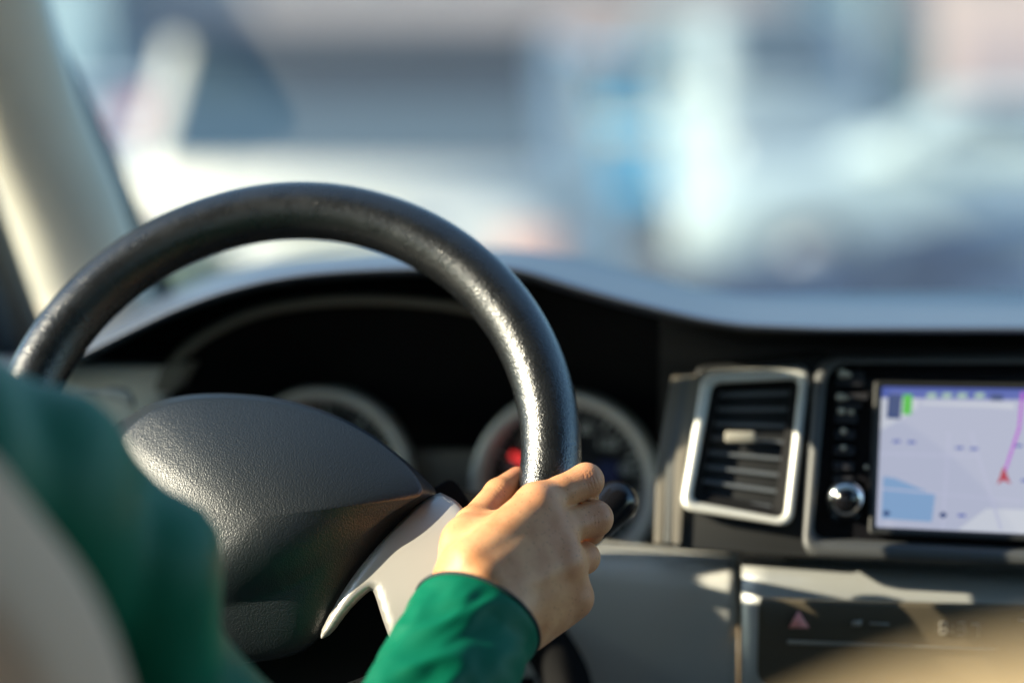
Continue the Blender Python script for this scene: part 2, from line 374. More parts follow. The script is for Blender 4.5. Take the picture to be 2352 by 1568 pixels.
    bl(MB().box((0, -h-.02, boot-.10 if boot > .85 else .5), (.5, .04, .13)), 'number_plate', M['plate'], smooth=False)
    return r
def at(px, Y): p = WY(px, 180, Y); return (float(p[0]), float(Y), 0)
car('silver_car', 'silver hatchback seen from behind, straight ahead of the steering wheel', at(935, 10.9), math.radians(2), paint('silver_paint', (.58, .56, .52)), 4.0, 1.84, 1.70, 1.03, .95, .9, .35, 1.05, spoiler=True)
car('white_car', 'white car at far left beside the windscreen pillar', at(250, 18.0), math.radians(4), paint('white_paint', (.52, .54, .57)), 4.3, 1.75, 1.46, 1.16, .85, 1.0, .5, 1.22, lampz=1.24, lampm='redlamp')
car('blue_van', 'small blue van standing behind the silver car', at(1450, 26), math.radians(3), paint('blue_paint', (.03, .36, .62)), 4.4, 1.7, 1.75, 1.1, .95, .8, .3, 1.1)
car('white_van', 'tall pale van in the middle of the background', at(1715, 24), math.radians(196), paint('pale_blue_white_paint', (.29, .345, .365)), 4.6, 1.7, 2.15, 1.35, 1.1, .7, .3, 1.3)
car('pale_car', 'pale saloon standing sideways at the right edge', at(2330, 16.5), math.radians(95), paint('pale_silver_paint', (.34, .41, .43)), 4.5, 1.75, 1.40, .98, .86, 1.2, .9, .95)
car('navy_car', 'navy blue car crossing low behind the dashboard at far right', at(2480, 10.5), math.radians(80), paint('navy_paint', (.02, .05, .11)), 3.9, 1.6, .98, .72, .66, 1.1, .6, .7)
# shrub and post seen through the wheel
M['leaf'] = mat('shrub_leaves', (.05, .11, .03), .6)
sh = empty('shrub', (*WY(455, 700, 7.5)[:2], 0), 'small green shrub seen low through the steering wheel', 'shrub')
mb = MB(); c0 = WY(448, 640, 7.5)
for k in range(900):
    d = rng.normal(size=3); d /= np.linalg.norm(d); p = c0+np.array([.16, .2, .22])*d*rng.uniform(.3, 1)**.5-np.array([0, 0, .1])
    a = rng.normal(size=3)*.03; b = rng.normal(size=3)*.03; mb.add([p, p+a, p+a+b, p+b], [(0, 1, 2, 3)])
o = mb.build('foliage', M['leaf'], sh, smooth=False); o['kind'] = 'stuff'
MB().tube([(c0[0], c0[1], 0), (c0[0], c0[1], c0[2])], .03, 8).build('stem', M['taupe'], sh)
M['yellow'] = mat('yellow_post_paint', (.7, .5, .1), .5)
p = WY(487, 640, 8); o = MB().tube([(p[0], p[1], 0), (p[0], p[1], p[2]+.05), (p[0], p[1], p[2]+.08)], [.035, .035, .02], 12).build('bollard', M['yellow'])
o['label'] = 'thin yellow bollard beside the green shrub'; o['category'] = 'bollard'

# ================================================================== THE CABIN
cabin = empty('car_cabin', (0, 0, .5), 'cream lined cabin of the car with its windscreen and left pillar', 'car interior')
XL, XR = -.92, .86
MB().box((-.03, .05, 1.98), (1.9, 2.5, .04)).build('roof', M['headliner'], cabin, smooth=False)
MB().box((-.03, .7, .42), (1.9, 4.0, .04)).build('floor', M['carpet'], cabin, smooth=False)
MB().box((-.03, -1.3, 1.03), (1.9, .04, 1.16)).build('rear_wall', M['doortrim'], cabin, smooth=False)
for X in (XL-.03, XR+.03):
    d_ = MB().box((X, .7, .80), (.06, 3.6, .72)).build('door', M['doortrim'], cabin, smooth=False, bevel=.02)
    MB().box((X, -.85, 1.565), (.06, .9, .81)).build('shading_side_wall', M['doortrim'], cabin, smooth=False, bevel=.01)  # unseen solid sides, added to keep daylight out of the cabin
    MB().box((X, -.35, 1.565), (.07, .10, .81)).build('side_pillar', M['beige'], cabin, smooth=False, bevel=.01)
    if X > 0: MB().box((X, .32, 1.565), (.06, 1.24, .81)).build('shading_side_wall', M['doortrim'], cabin, smooth=False, bevel=.01)  # right side closed further forward to darken the driver's arm
    else: MB().box((X, .62, 1.565), (.06, .30, .81)).build('side_pillar', M['doortrim'], cabin, smooth=False, bevel=.01)
# windscreen
rows = []
for t in np.linspace(0, 1, 8):
    y = 2.42-1.12*t-.06*math.sin(math.pi*t); z = 1.15+.81*t+.05*math.sin(math.pi*t)
    rows.append([(x, y-.10*((x+.03)/.9)**2, z) for x in np.linspace(XL+.02, XR-.02, 13)])
o = MB().loft(rows, closed=False, caps=False).build('windscreen', M['windscreen'], cabin)
if o.data.polygons[40].normal.y > 0: o.data.flip_normals()      # the pane faces the cabin
MB().box((-.03, 2.5, .95), (1.86, .12, .42)).build('cowl', M['matte'], cabin, smooth=False, bevel=.02)
# windscreen pillar: a flattened trim with the rubber seal along its outer edge
pp = spline([W(-170, -520, 1.62), W(-12, 0, 1.88), W(58, 250, 1.99), W(150, 480, 2.08), W(225, 720, 2.16), W(310, 950, 2.2)], 30)
MB().tube(pp, np.linspace(.038, .060, 30), 28, flat=.8).build('windscreen_pillar', M['beige'], cabin)
ps = spline([W(-110, -520, 1.67), W(72, 0, 1.93), W(160, 185, 2.0), W(245, 360, 2.08), W(322, 540, 2.14), W(400, 730, 2.2)], 30)
MB().tube(ps, .0095, 12).build('pillar_seal', mat('grey_seal', (.02, .03, .03), .6), cabin)
pd = spline([W(-430, -200, 1.75), W(-180, 200, 1.86), W(-95, 420, 1.93), W(5, 690, 2.0), W(50, 800, 2.02)], 24)
MB().tube(pd, .026, 20).build('door_frame', mat('shadow_brown_door_frame', (.16, .12, .08), .7), cabin)  # beige frame; its brown carries the shadow left of the pillar
pb = spline([W(-400, 100, 1.82), W(-250, 400, 1.9), W(-110, 640, 1.95), W(-40, 860, 2.0)], 20)
MB().tube(pb, .034, 16).build('door_seal', M['rubber'], cabin)

# ================================================================== DASHBOARD
dash = empty('dashboard', WD(1176, 1300, 1.9), 'dark dashboard with silver lower trim, instruments, vent and screen', 'dashboard')
Lc = [(-400, 900), (60, 862), (180, 812), (300, 752), (400, 705), (500, 668), (600, 641), (700, 625), (800, 617), (900, 613), (1000, 611), (1100, 607), (1180, 612), (1230, 626), (1300, 648), (1400, 677), (1500, 702), (1600, 726), (1700, 742), (1900, 750), (2352, 750), (2900, 752)]
Tc = [(-400, 840), (60, 815), (180, 780), (300, 716), (400, 665), (500, 628), (600, 603), (700, 590), (800, 582), (900, 574), (1000, 568), (1150, 570), (1200, 573), (1300, 585), (1400, 607), (1500, 634), (1600, 660), (1700, 676), (1800, 676), (1900, 672), (2352, 667), (2900, 665)]
cols = np.arange(-400, 2900, 22); prof = []
for px in cols:
    l, t = lerp_curve(Lc, px), lerp_curve(Tc, px)
    Lf = lambda py, Y: WD(px, py, Y)
    A = [Lf(l+22, 1.80), Lf(l+16, 1.695), Lf(l+9, 1.68), Lf(l+2, 1.682), Lf(l-6, 1.695)]
    p0, p1 = Lf(l-8, 1.705), Lf(t, 2.02)
    for s in (0, .25, .5, .75, 1):
        q = p0+(p1-p0)*s; q = q+np.array([0, 0, .006*math.sin(math.pi*s)*0]); A.append(q)
    A.append(p1+np.array([0, .12, -.02])); A.append(p1+np.array([0, .40, -.09]))
    prof.append(A)
P = np.array(prof)
k = np.ones(3)/3
for _ in range(3): P[1:-1] = (P[:-2]+P[1:-1]*2+P[2:])/4
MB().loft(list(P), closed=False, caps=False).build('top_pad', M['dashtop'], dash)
# black face under the pad lip, down behind everything
Q = [[a[0], a[0]+np.array([0, .0, -.015]), WD(px, 1000, 1.93), WD(px, 1330, 1.95)] for a, px in zip(P, cols)]
MB().loft(Q, closed=False, caps=False).build('face_panel', M['matte'], dash)
# right-hand part of the face comes forward to the centre stack
Q = []
for px in np.arange(1515, 2900, 25):
    l = lerp_curve(Lc, px); f = 1
    Q.append([WD(px, l+19, 1.72), WD(px, l+60, 1.79-.02*f), WD(px, 850, 1.84-.06*f), WD(px, 1300, 1.88-.08*f)])
MB().loft(Q, closed=False, caps=False).build('face_panel', M['black'], dash)
# inner lip of the instrument hood
il = [(352, 900), (385, 845), (440, 785), (520, 738), (600, 708), (700, 690), (800, 683), (900, 684), (1000, 692), (1080, 706), (1150, 730)]
pts = spline([WD(x, y+6, 1.765) for x, y in il], 50)
MB().tube(pts, np.interp(np.linspace(0, 1, 50), [0, .1, .6, 1], [.0045, .0045, .004, .003]), 12, flat=1.0).build('hood_lip', M['taupe'], dash)
rows = [[WD(x, y+10, 1.767) for x, y in il], [WD(x, y+22, 1.82) for x, y in il], [WD(x, y+30, 1.90) for x, y in il]]
MB().loft(rows, closed=False, caps=False).build('inner_hood', M['matte'], dash)
# side panel left of the instruments
plate([WD(x, y, 1.76) for x, y in round_quad([(120, 842), (392, 842), (352, 960), (330, 1100), (120, 1100)], 16)], .03, 'side_panel', M['grey'], dash, .004)
plate([WD(x, y, 1.752) for x, y in round_quad([(372, 836), (436, 836), (400, 900), (352, 900)], 12)], .03, 'hood_foot', M['taupe'], dash, .004)
# gauges
def gauge(cx, cy, R, Y, ang, nums):
    c = WD(cx, cy, Y); s = Y/F*1.02
    gz = MB().tube([c+np.array([0, .012, 0]), c+np.array([0, .02, 0])], R*s, 64).build('gauge', M['dial'], dash)
    th = np.linspace(0, 2*np.pi, 73)[:-1]
    mb = MB(); rings = []
    for rr, dy in ((1.0, .012), (1.0, -.004), (.985, -.010), (.90, -.008), (.83, .008), (.82, .012)):
        rings.append(np.stack([c[0]+R*s*rr*np.cos(th), np.full(72, c[1]+dy), c[2]+R*s*rr*np.sin(th)], 1))
    b = mb.loft(rings, True, False).build('bezel', M['bezel'], None); adopt(b, gz)
    mt = MB()
    for i, a in enumerate(np.linspace(math.radians(225), math.radians(-45), 41)):
        l = .10 if i % 5 == 0 else .05; r0 = .80*R*s; r1 = (.80-l)*R*s
        dr = np.array([math.cos(a), 0, math.sin(a)]); tn = np.array([-dr[2], 0, dr[0]])*(.0009 if i % 5 == 0 else .0005)
        o_ = c+np.array([0, .0105, 0]); mt.add([o_+dr*r0+tn, o_+dr*r0-tn, o_+dr*r1-tn, o_+dr*r1+tn], [(0, 1, 2, 3)])
    t = mt.build('dial_marks', M['print'], None, smooth=False); adopt(t, gz); t['kind'] = 'stuff'
    for i, v in enumerate(nums):
        a = math.radians(225-270*i/(len(nums)-1)); cu = bpy.data.curves.new('dial_number', 'FONT'); cu.body = str(v); cu.size = .011; cu.align_x = cu.align_y = 'CENTER'; cu.materials.append(M['print'])
        tf = bpy.data.objects.new('dial_number_text', cu); me = bpy.data.meshes.new_from_object(tf); bpy.data.objects.remove(tf); bpy.data.curves.remove(cu)
        fo = bpy.data.objects.new('dial_number', me); scene.collection.objects.link(fo); adopt(fo, gz)
        fo.location = (c[0]+.60*R*s*math.cos(a), c[1]+.0105, c[2]+.60*R*s*math.sin(a)); fo.rotation_euler = (math.pi/2, 0, 0)
    dr = np.array([math.cos(ang), 0, math.sin(ang)]); tn = np.array([-dr[2], 0, dr[0]]); o_ = c+np.array([0, .007, 0])
    nd = MB().add([o_-dr*.01+tn*.003, o_-dr*.01-tn*.003, o_+dr*R*s*.66-tn*.0022, o_+dr*R*s*.66+tn*.0022]+[q+np.array([0, .002, 0]) for q in (o_-dr*.01+tn*.003, o_-dr*.01-tn*.003, o_+dr*R*s*.66-tn*.0022, o_+dr*R*s*.66+tn*.0022)],
        [(0, 1, 2, 3), (7, 6, 5, 4), (0, 4, 5, 1), (1, 5, 6, 2), (2, 6, 7, 3), (3, 7, 4, 0)]).build('needle', M['needle'], None, smooth=False)
    adopt(nd, gz)
    hb = MB().tube([c+np.array([0, .004, 0]), c+np.array([0, .011, 0])], .009, 24).build('needle_hub', M['black'], None); adopt(hb, gz)
gauge(742, 1098, 203, 1.84, math.radians(215), range(0, 9))
gauge(1298, 1114, 207, 1.84, math.radians(153), range(0, 200, 20))
plate([WD(x, y, 1.845) for x, y in round_quad([(935, 1035), (1105, 1035), (1120, 1260), (900, 1260)], 18)], .01, 'display_panel', M['taupe'], dash, .002)
plate([WD(x, y, 1.848) for x, y in round_quad([(1372, 1060), (1420, 1060), (1420, 1120), (1372, 1120)], 8)], .004, 'blue_light', M['bluelit'], dash, .001)
# centre stack
Yf = lambda py: 1.712-(py-840)/400*.055
S = lambda x, y, dy=0: WD(x, y, Yf(y)+dy)
# ribbed side trim left of the vent
for i, (x0, x1, mt) in enumerate(((1508, 1530, 'taupe'), (1532, 1548, 'dgrey'), (1550, 1572, 'taupe'))):
    off = 22
    plate([S(x, y, .012-.003*i) for x, y in round_quad([(x0+off+12, 868), (x1+off+16, 868), (x1+2, 1060), (x1-8, 1248), (x0-6, 1248), (x0, 1060)], 5, 3)], .03, 'side_trim', M[mt], dash, .003)
plate([S(x, y, .010) for x, y in round_quad([(1600, 842), (1900, 812), (1880, 1285), (1545, 1262), (1556, 1100)], 18)], .03, 'vent_housing', M['black'], dash, .004)
# air vent
vo = [(1612, 856), (1864, 843), (1820, 1210), (1560, 1170)]; vi = [(1636, 880), (1836, 871), (1800, 1190), (1587, 1150)]
mb = MB(); ring_frame([S(x, y) for x, y in round_quad(vo, 34, 7)], [S(x, y) for x, y in round_quad(vi, 22, 7)], .004, mb)
vent = mb.build('air_vent', M['trim'], dash)
child = adopt
il_ = [S(x, y) for x, y in round_quad(vi, 22, 7)]; il2 = [S(x, y) for x, y in round_quad([(1656, 896), (1816, 886), (1778, 1170), (1607, 1134)], 16, 7)]
mb = MB(); mb.loft([np.array(il_), np.array(il_)+[0, .002, 0], np.array(il2)+[0, .004, 0], np.array(il2)+[0, .05, 0]], True, False); mb.add([p+np.array([0, .05, 0]) for p in il2], [tuple(range(len(il2)))])
child(mb.build('duct', M['matte'], None), vent)
sw = mat('vent_slat', (.13, .145, .165), .4)
for i in range(8):
    t = (i+.6)/8.1; yl, yr = 884+t*(1150-884), 876+t*(1184-876); xl = 1638+t*(1594-1638); xr = 1824+t*(1788-1824)
    a, b = S(xl+3, yl, .006), S(xr-3, yr, .006); d = np.array([0, .014, -.0005])
    th = np.array([0, 0, -.0022])
    V = [a, b, b+d, a+d, a+th, b+th, b+d+th, a+d+th]
    o = MB().add(V, [(0, 1, 2, 3), (7, 6, 5, 4), (0, 4, 5, 1), (1, 5, 6, 2), (2, 6, 7, 3), (3, 7, 4, 0)]).build('slat', sw, None, smooth=False, bevel=.0006)
    child(o, vent)
for x in (1672, 1712, 1752, 1790):
    a, b = S(x+8, 895, .026), S(x-28, 1150, .026)
    child(MB().tube([a, b], .0012, 6).build('vane', M['black'], None), vent)
child(MB().box(S(1700, 1003, -.001), (.020, .008, .007)).build('vent_tab', mat('vent_tab_silver', (.35, .33, .28), .4), None, bevel=.0015), vent)
# surround and head unit
so_ = [(1872, 822), (2900, 808), (2900, 1320), (1840, 1278)]; si = [(1902, 836), (2860, 836), (2860, 1288), (1866, 1240)]
mb = MB(); ring_frame([S(x, y, -.004) for x, y in round_quad(so_, [60, 30, 30, 46], 7)], [S(x, y, -.004) for x, y in round_quad(si, [52, 20, 20, 30], 7)], .004, mb)
mb.build('screen_surround', mat('charcoal_surround', (.055, .058, .06), .5), dash)
hu = plate([S(x, y, .006) for x, y in round_quad([(1900, 832), (2864, 832), (2864, 1292), (1862, 1244)], [50, 20, 20, 30])], .04, 'head_unit', M['gloss'], dash, .002)
bz = MB(); ring_frame([S(x, y, -.001) for x, y in round_quad([(2008, 872), (2800, 884), (2790, 1262), (1994, 1226)], 10, 4)], [S(x, y, .001) for x, y in round_quad([(2026, 888), (2780, 900), (2770, 1246), (2012, 1210)], 4, 4)], .002, bz)
child(bz.build('screen_bezel', M['black'], None), hu)
def em(name, col, s=1.0): return mat(name, (.02, .02, .02), .25, emit=col, estr=s)
E_ = .30
smats = [em('map_ground', (.56, .60, .77), E_), em('map_water', (.28, .46, .74), E_), em('map_bar_blue', (.12, .17, .55), E_), em('map_white', (.72, .76, .86), E_),
         em('map_green', (.12, .65, .10), E_), em('map_route', (.62, .16, .82), E_), em('map_arrow', (.55, .05, .10), E_), em('map_dark', (.05, .09, .25), E_), em('map_road', (.60, .63, .82), E_), em('map_pale_green', (.45, .65, .55), E_)]
mb = MB()
def sc(poly, mi, lay): mb.add([S(x, y, .002-lay*.0002) for x, y in poly], [tuple(range(len(poly)))], mi)
sc([(2026, 888), (2780, 900), (2770, 1246), (2012, 1210)], 0, 0)
sc([(2026, 888), (2780, 900), (2779, 925), (2025, 913)], 2, 1)
sc([(2025, 913), (2110, 914), (2104, 990), (2022, 988)], 3, 1)
sc([(2040, 905), (2072, 906), (2068, 962), (2036, 960)], 7, 2); sc([(2075, 905), (2096, 906), (2093, 952), (2072, 951)], 4, 3)
sc([(2118, 922), (2330, 926), (2326, 990), (2180, 986), (2110, 975)], 3, 1)
for x in (2130, 2165, 2200, 2240): sc([(x, 902), (x+22, 902), (x+20, 914), (x-2, 914)], 9, 2)
sc([(2276, 905), (2304, 906), (2303, 920), (2275, 919)], 7, 3)
sc([(2030, 1068), (2155, 1082), (2140, 1198), (2024, 1190)], 1, 1); sc([(2290, 1150), (2780, 1100), (2770, 1246), (2200, 1216)], 3, 1)
for a, b, w_ in (((2020, 1040), (2500, 1055), 3), ((2180, 990), (2165, 1216), 3), ((2230, 990), (2300, 1216), 3), ((2010, 1120), (2350, 1150), 2), ((2390, 900), (2420, 1230), 4)):
    d = np.array([b[0]-a[0], b[1]-a[1]], float); nn = np.array([-d[1], d[0]])/np.linalg.norm(d)*w_
    sc([np.array(a)+nn, np.array(b)+nn, np.array(b)-nn, np.array(a)-nn], 8, 2)
sc([(2345, 900), (2353, 900), (2344, 985), (2310, 1085), (2304, 1085), (2338, 980)], 5, 4)
sc([(2305, 1070), (2322, 1112), (2306, 1102), (2290, 1112)], 6, 5)
for x, y in ((2036, 1178), (2166, 1182)): sc([(x, y-8), (x+10, y), (x, y+8), (x-10, y)], 7, 4)
for x, y in ((2195, 1025), (2228, 1027), (2050, 1010), (2085, 1012), (2330, 1020), (2345, 1100), (2200, 1180)): sc([(x, y), (x+18, y), (x+18, y+6), (x, y+6)], 2, 3)
child(mb.build('screen', None, None, smooth=False, mats=smats), hu)
btn = mat('button_plastic', (.03, .03, .035), .3); btp = mat('button_print', (.6, .55, .45), .35, metal=.5)
for i, (y, h_, wd) in enumerate(((852, 34, 62), (903, 16, 74), (925, 14, 60), (950, 22, 50), (990, 18, 46), (1026, 18, 46), (1062, 18, 46), (1094, 16, 46))):
    x0 = 1922-i*1.2
    b_ = plate([S(x, yy, .001) for x, yy in round_quad([(x0, y), (x0+wd, y+1), (x0+wd, y+h_), (x0, y+h_-1)], 4, 3)], .008, 'button', btn, None, .0012); child(b_, hu)
for x, y, r_ in ((1935, 852, 11), (1948, 854, 7), (1930, 906, 10), (1944, 908, 5), (1932, 938, 8), (1955, 940, 6), (1937, 984, 7), (1937, 1022, 6), (1990, 1066, 5)):
    child(MB().ball(S(x, y+6, -.001), (r_*.0003, .001, r_*.0003), 12).build('button_mark', btp, None), hu)
c = S(1942, 1143)
kn = MB().tube([c+np.array([0, .004, 0]), c+np.array([0, -.006, 0]), c+np.array([0, -.010, 0])], [.0125, .0122, .0095], 40).build('knob', M['chrome'], None, bevel=.0012); child(kn, hu)
k2 = MB().tube([c+np.array([0, -.008, 0]), c+np.array([0, -.0115, 0])], .0078, 32).build('knob_cap', M['gloss'], None); child(k2, hu)
# trims under the head unit and lower panels
def strip(rows_px, name, mt, x0, x1, n=30, dY=0.):
    """rows_px: list of (function y(x), Y) giving a curved face swept left to right"""
    R_ = [[WD(x, f(x), Y+dY) for f, Y in rows_px] for x in np.linspace(x0, x1, n)]
    o = MB().loft(R_, closed=False, caps=False).build(name, mt, dash); md = o.modifiers.new('solidify', 'SOLIDIFY'); md.thickness = .003; md.offset = 0; return o
ln = lambda x0, y0, x1, y1: (lambda x: y0+(y1-y0)*(x-x0)/(x1-x0))
strip([(ln(1850, 1246, 2352, 1274), 1.70), (ln(1850, 1262, 2352, 1290), 1.682), (ln(1850, 1285, 2352, 1312), 1.69), (ln(1850, 1296, 2352, 1324), 1.71)], 'lower_trim', M['dgrey'], 1800, 2900)
# silver centre panel with rounded top
strip([(ln(1720, 1286, 2352, 1316), 1.715), (ln(1720, 1292, 2352, 1322), 1.69), (ln(1720, 1304, 2352, 1336), 1.672), (ln(1720, 1325, 2352, 1352), 1.665), (ln(1720, 1360, 2352, 1385), 1.66), (ln(1720, 1500, 2352, 1520), 1.652), (ln(1720, 1900, 2352, 1920), 1.64)], 'centre_panel', M['silver'], 1704, 2900, 20)
# recessed smoked panel with its marks
cp = plate([WD(x, y, 1.642) for x, y in round_quad([(1742, 1376), (2900, 1410), (2900, 1640), (1738, 1574)], [16, 10, 10, 40])], .01, 'climate_panel', M['brown'], dash, .002)
mk = mat('panel_print_red', (.9, .36, .34), .5); mk2 = mat('panel_print_pale', (.30, .28, .24), .5)
def cc(poly, mt, nm='mark', Y=1.6395):
    child(plate([WD(x, y, Y) for x, y in poly], .002, nm, mt, None, 0), cp)
cc([(1834, 1402), (1858, 1441), (1812, 1441)], mk, 'hazard_symbol')
cc([(1808, 1470), (2290, 1491), (2290, 1494), (1808, 1478)], mk2, 'light_strip', 1.638)
cc([(1958, 1426), (1980, 1424), (1978, 1436), (1956, 1438)], mk2); cc([(1998, 1430), (2042, 1432), (2042, 1435), (1998, 1433)], mk2)
def seg(ch, x, y, w_=18, h_=30):
    D = {'8': 'abcdefg', '3': 'abcdg', '7': 'abc', ':': ''}
    G = {'a': (0, 0, 1, .1), 'd': (0, .9, 1, 1), 'g': (0, .45, 1, .55), 'f': (0, 0, .18, .5), 'e': (0, .5, .18, 1), 'b': (.82, 0, 1, .5), 'c': (.82, .5, 1, 1)}
    for q in D[ch]:
        a = G[q]; cc([(x+w_*a[0], y+h_*a[1]), (x+w_*a[2], y+h_*a[1]), (x+w_*a[2], y+h_*a[3]), (x+w_*a[0], y+h_*a[3])], mk2, 'clock_segment')
seg('8', 2158, 1428); seg('3', 2200, 1430); seg('7', 2232, 1432)
cc([(2186, 1436), (2190, 1436), (2190, 1440), (2186, 1440)], mk2); cc([(2186, 1450), (2190, 1450), (2190, 1454), (2186, 1454)], mk2)
cc([(2340, 1424), (2375, 1426), (2375, 1429), (2340, 1427)], mk2)
# lower left panel under the instruments
strip([(ln(1300, 1236, 1700, 1280), 1.76), (ln(1300, 1240, 1700, 1284), 1.735), (ln(1300, 1262, 1700, 1302), 1.705), (ln(1300, 1300, 1700, 1332), 1.69), (ln(1300, 1330, 1700, 1360), 1.689), (ln(1300, 1400, 1700, 1420), 1.691), (ln(1300, 1560, 1700, 1570), 1.702), (ln(1300, 1900, 1700, 1900), 1.74)], 'lower_panel', M['grey'], 1000, 1692, 30)
strip([(ln(1300, 1262, 1700, 1306), 1.705), (ln(1300, 1560, 1700, 1568), 1.68), (ln(1300, 1900, 1700, 1900), 1.69)], 'panel_edge', mat('tan_panel_edge', (.35, .24, .13), .4), 1694, 1700, 2)
# steering column shroud and dark lower opening
cs = spline([W(860, 1330, 1.60), W(930, 1500, 1.60), W(1000, 1750, 1.58)], 8)
MB().tube(spline([W(700, 1200, 1.80), W(700, 1250, 1.70), W(690, 1290, 1.60)], 8), .065, 32, flat=.8).build('column_shroud', M['matte'], dash)
MB().tube(spline([W(1180, 1400, 1.66), W(1262, 1490, 1.645), W(1310, 1600, 1.635), W(1325, 1800, 1.62)], 20), .017, 24).build('knee_trim', M['matte'], dash)
rows = [[WD(x, y, 1.70) for x in (-400, 400, 1020, 1230)] for y in (1130, 1300, 1500, 1900)]
MB().loft(rows, closed=False, caps=False).build('lower_opening', M['matte'], dash)
# stalks
lv = empty('column_lever', W(1300, 1180, 1.55), 'silver column lever with a glossy black end behind the fingers', 'lever')
kid = adopt
a, b = W(1418, 1151, 1.535), W(1366, 1206, 1.525); dd = (b-a)/np.linalg.norm(b-a)
ax_pts = [a+dd*s for s in np.linspace(-.0125, .034, 22)]; rr = [max(.0012, .0142*math.sqrt(max(0, 1-((s-.0)/.0125)**2))) if s < 0 else .0142-.0050*(s/.034)**1.2 for s in np.linspace(-.0125, .034, 22)]
kid(MB().tube(ax_pts, rr, 28).build('lever_end', M['gloss'], None), lv)
kid(MB().tube(spline([W(1404, 1133, 1.534), W(1366, 1142, 1.54), W(1250, 1180, 1.58), W(1000, 1220, 1.66)], 14), [.0062]*3+[.005]*11, 20).build('lever_stem', M['trim'], None), lv)
ls = empty('indicator_stalk', W(270, 920, 1.60), 'pale indicator stalk showing left of the airbag cover', 'lever')
kid(MB().tube(spline([W(180, 905, 1.68), W(250, 903, 1.68), W(288, 910, 1.68), W(304, 936, 1.68)], 12), [.004]*4+[.006]*5+[.0055, .004, .002], 18, flat=.8).build('stalk', mat('pale_stalk', (.5, .49, .45), .5), None), ls)

# ================================================================== STEERING WHEEL
TILT = 28.4/180*math.pi; RW, TW = .1700, .0186
WC = W(639, 1054, 1.5); wa = np.array([1.0, 0, 0]); wb = np.array([0, math.sin(TILT), math.cos(TILT)]); wnv = np.cross(wa, wb)  # wnv points to the driver
if wnv[1] > 0: wnv = -wnv
wheel = empty('steering_wheel', WC, 'black leather steering wheel with silver spokes and a dark airbag cover', 'steering wheel')
th = np.linspace(0, 2*np.pi, 181)[:-1]; ph = np.linspace(0, 2*np.pi, 41)[:-1]
rings = []
for t in th:
    dr = math.cos(t)*wa+math.sin(t)*wb
    rings.append([WC+dr*(RW+TW*math.cos(p))+wnv*TW*1.02*math.sin(p) for p in ph])
rings.append(rings[0])
kid(MB().loft(rings, True, False).build('rim', M['rim'], None), wheel)
def onwheel(px, py, off):           # pixel onto the plane parallel to the wheel at height off towards the driver
    v = fw+(px-1176)/F*rt-(py-784)/F*up; c = WC+wnv*off
    return CAM+v*(((c-CAM)@wnv)/(v@wnv))
# airbag cover: outline with a soft crown and a steep side wall
ol = [(300, 952), (350, 925), (420, 908), (490, 903), (560, 905), (640, 914), (720, 934), (800, 966), (870, 1008), (930, 1056), (975, 1098), (1003, 1130),
      (985, 1150), (935, 1188), (890, 1240), (850, 1296), (812, 1356), (775, 1412), (738, 1462), (690, 1500), (600, 1520), (480, 1525), (380, 1500), (310, 1440), (255, 1340), (215, 1220), (210, 1100), (240, 1000)]
ol = spline(ol+[ol[0]], 96)[:-1]; cen = np.array([590, 1190])
ridge = [(300, 965), (420, 915), (560, 912), (720, 940), (860, 1004), (960, 1090), (975, 1128), (880, 1190), (790, 1262), (700, 1325), (600, 1370), (500, 1392), (400, 1380), (320, 1300), (270, 1180), (260, 1060)]
def ray_t(poly, d):
    best = None; P_ = np.array(poly+[poly[0]], float)
    for i in range(len(P_)-1):
        a_, b_ = P_[i]-cen, P_[i+1]-P_[i]; M_ = np.array([[d[0], -b_[0]], [d[1], -b_[1]]])
        if abs(np.linalg.det(M_)) < 1e-9: continue
        s, u = np.linalg.solve(M_, a_)
        if s > 0 and -1e-6 <= u <= 1+1e-6: best = s if best is None else min(best, s)
    return best
ratio = []
for p in ol:
    d = p-cen; s = ray_t(ridge, d); ratio.append(min(.985, s if s else .9))
ratio = np.array(ratio); 
for _ in range(10): ratio = (np.roll(ratio, 1)+ratio*2+np.roll(ratio, -1))/4
base_off, face_off = .003, .028
rings = []
for s in (1.0, 1.0, .94, .8, .6, .35, .18, .06, 0, -1, -2, -3, -4, -5, -6, -7):
    ring = []
    for p, r_ in zip(ol, ratio):
        if s >= 0:      # side wall, s=1 edge to s=0 ridge
            q = p*(s)+(cen+(p-cen)*r_)*(1-s) if r_ < .98 else p*s+(cen+(p-cen)*r_)*(1-s)
            h_ = base_off+(face_off-base_off)*(1-s)**.62
        else:
            k_ = 1+s/7.0; q = cen+(p-cen)*r_*k_; h_ = face_off+.023*(1-k_**2)
        ring.append((q, h_))
    rings.append(ring)
R3 = []
for i, ring in enumerate(rings):
    offs = -.01 if i == 0 else 0
    R3.append([onwheel(q[0], q[1], 0)+wnv*(h_+offs) - (wnv-(wnv@fw)*fw)*(h_)*0 for q, h_ in ring])
# keep the picture outline: shift every ring so height does not move the projection
R3 = []
for i, ring in enumerate(rings):
    R3.append([onwheel(q[0], q[1], h_+(-.012 if i == 0 else 0)) for q, h_ in ring])
o = kid(MB().loft(R3, True, True).build('airbag_cover', M['pad'], None, sub=1), wheel)
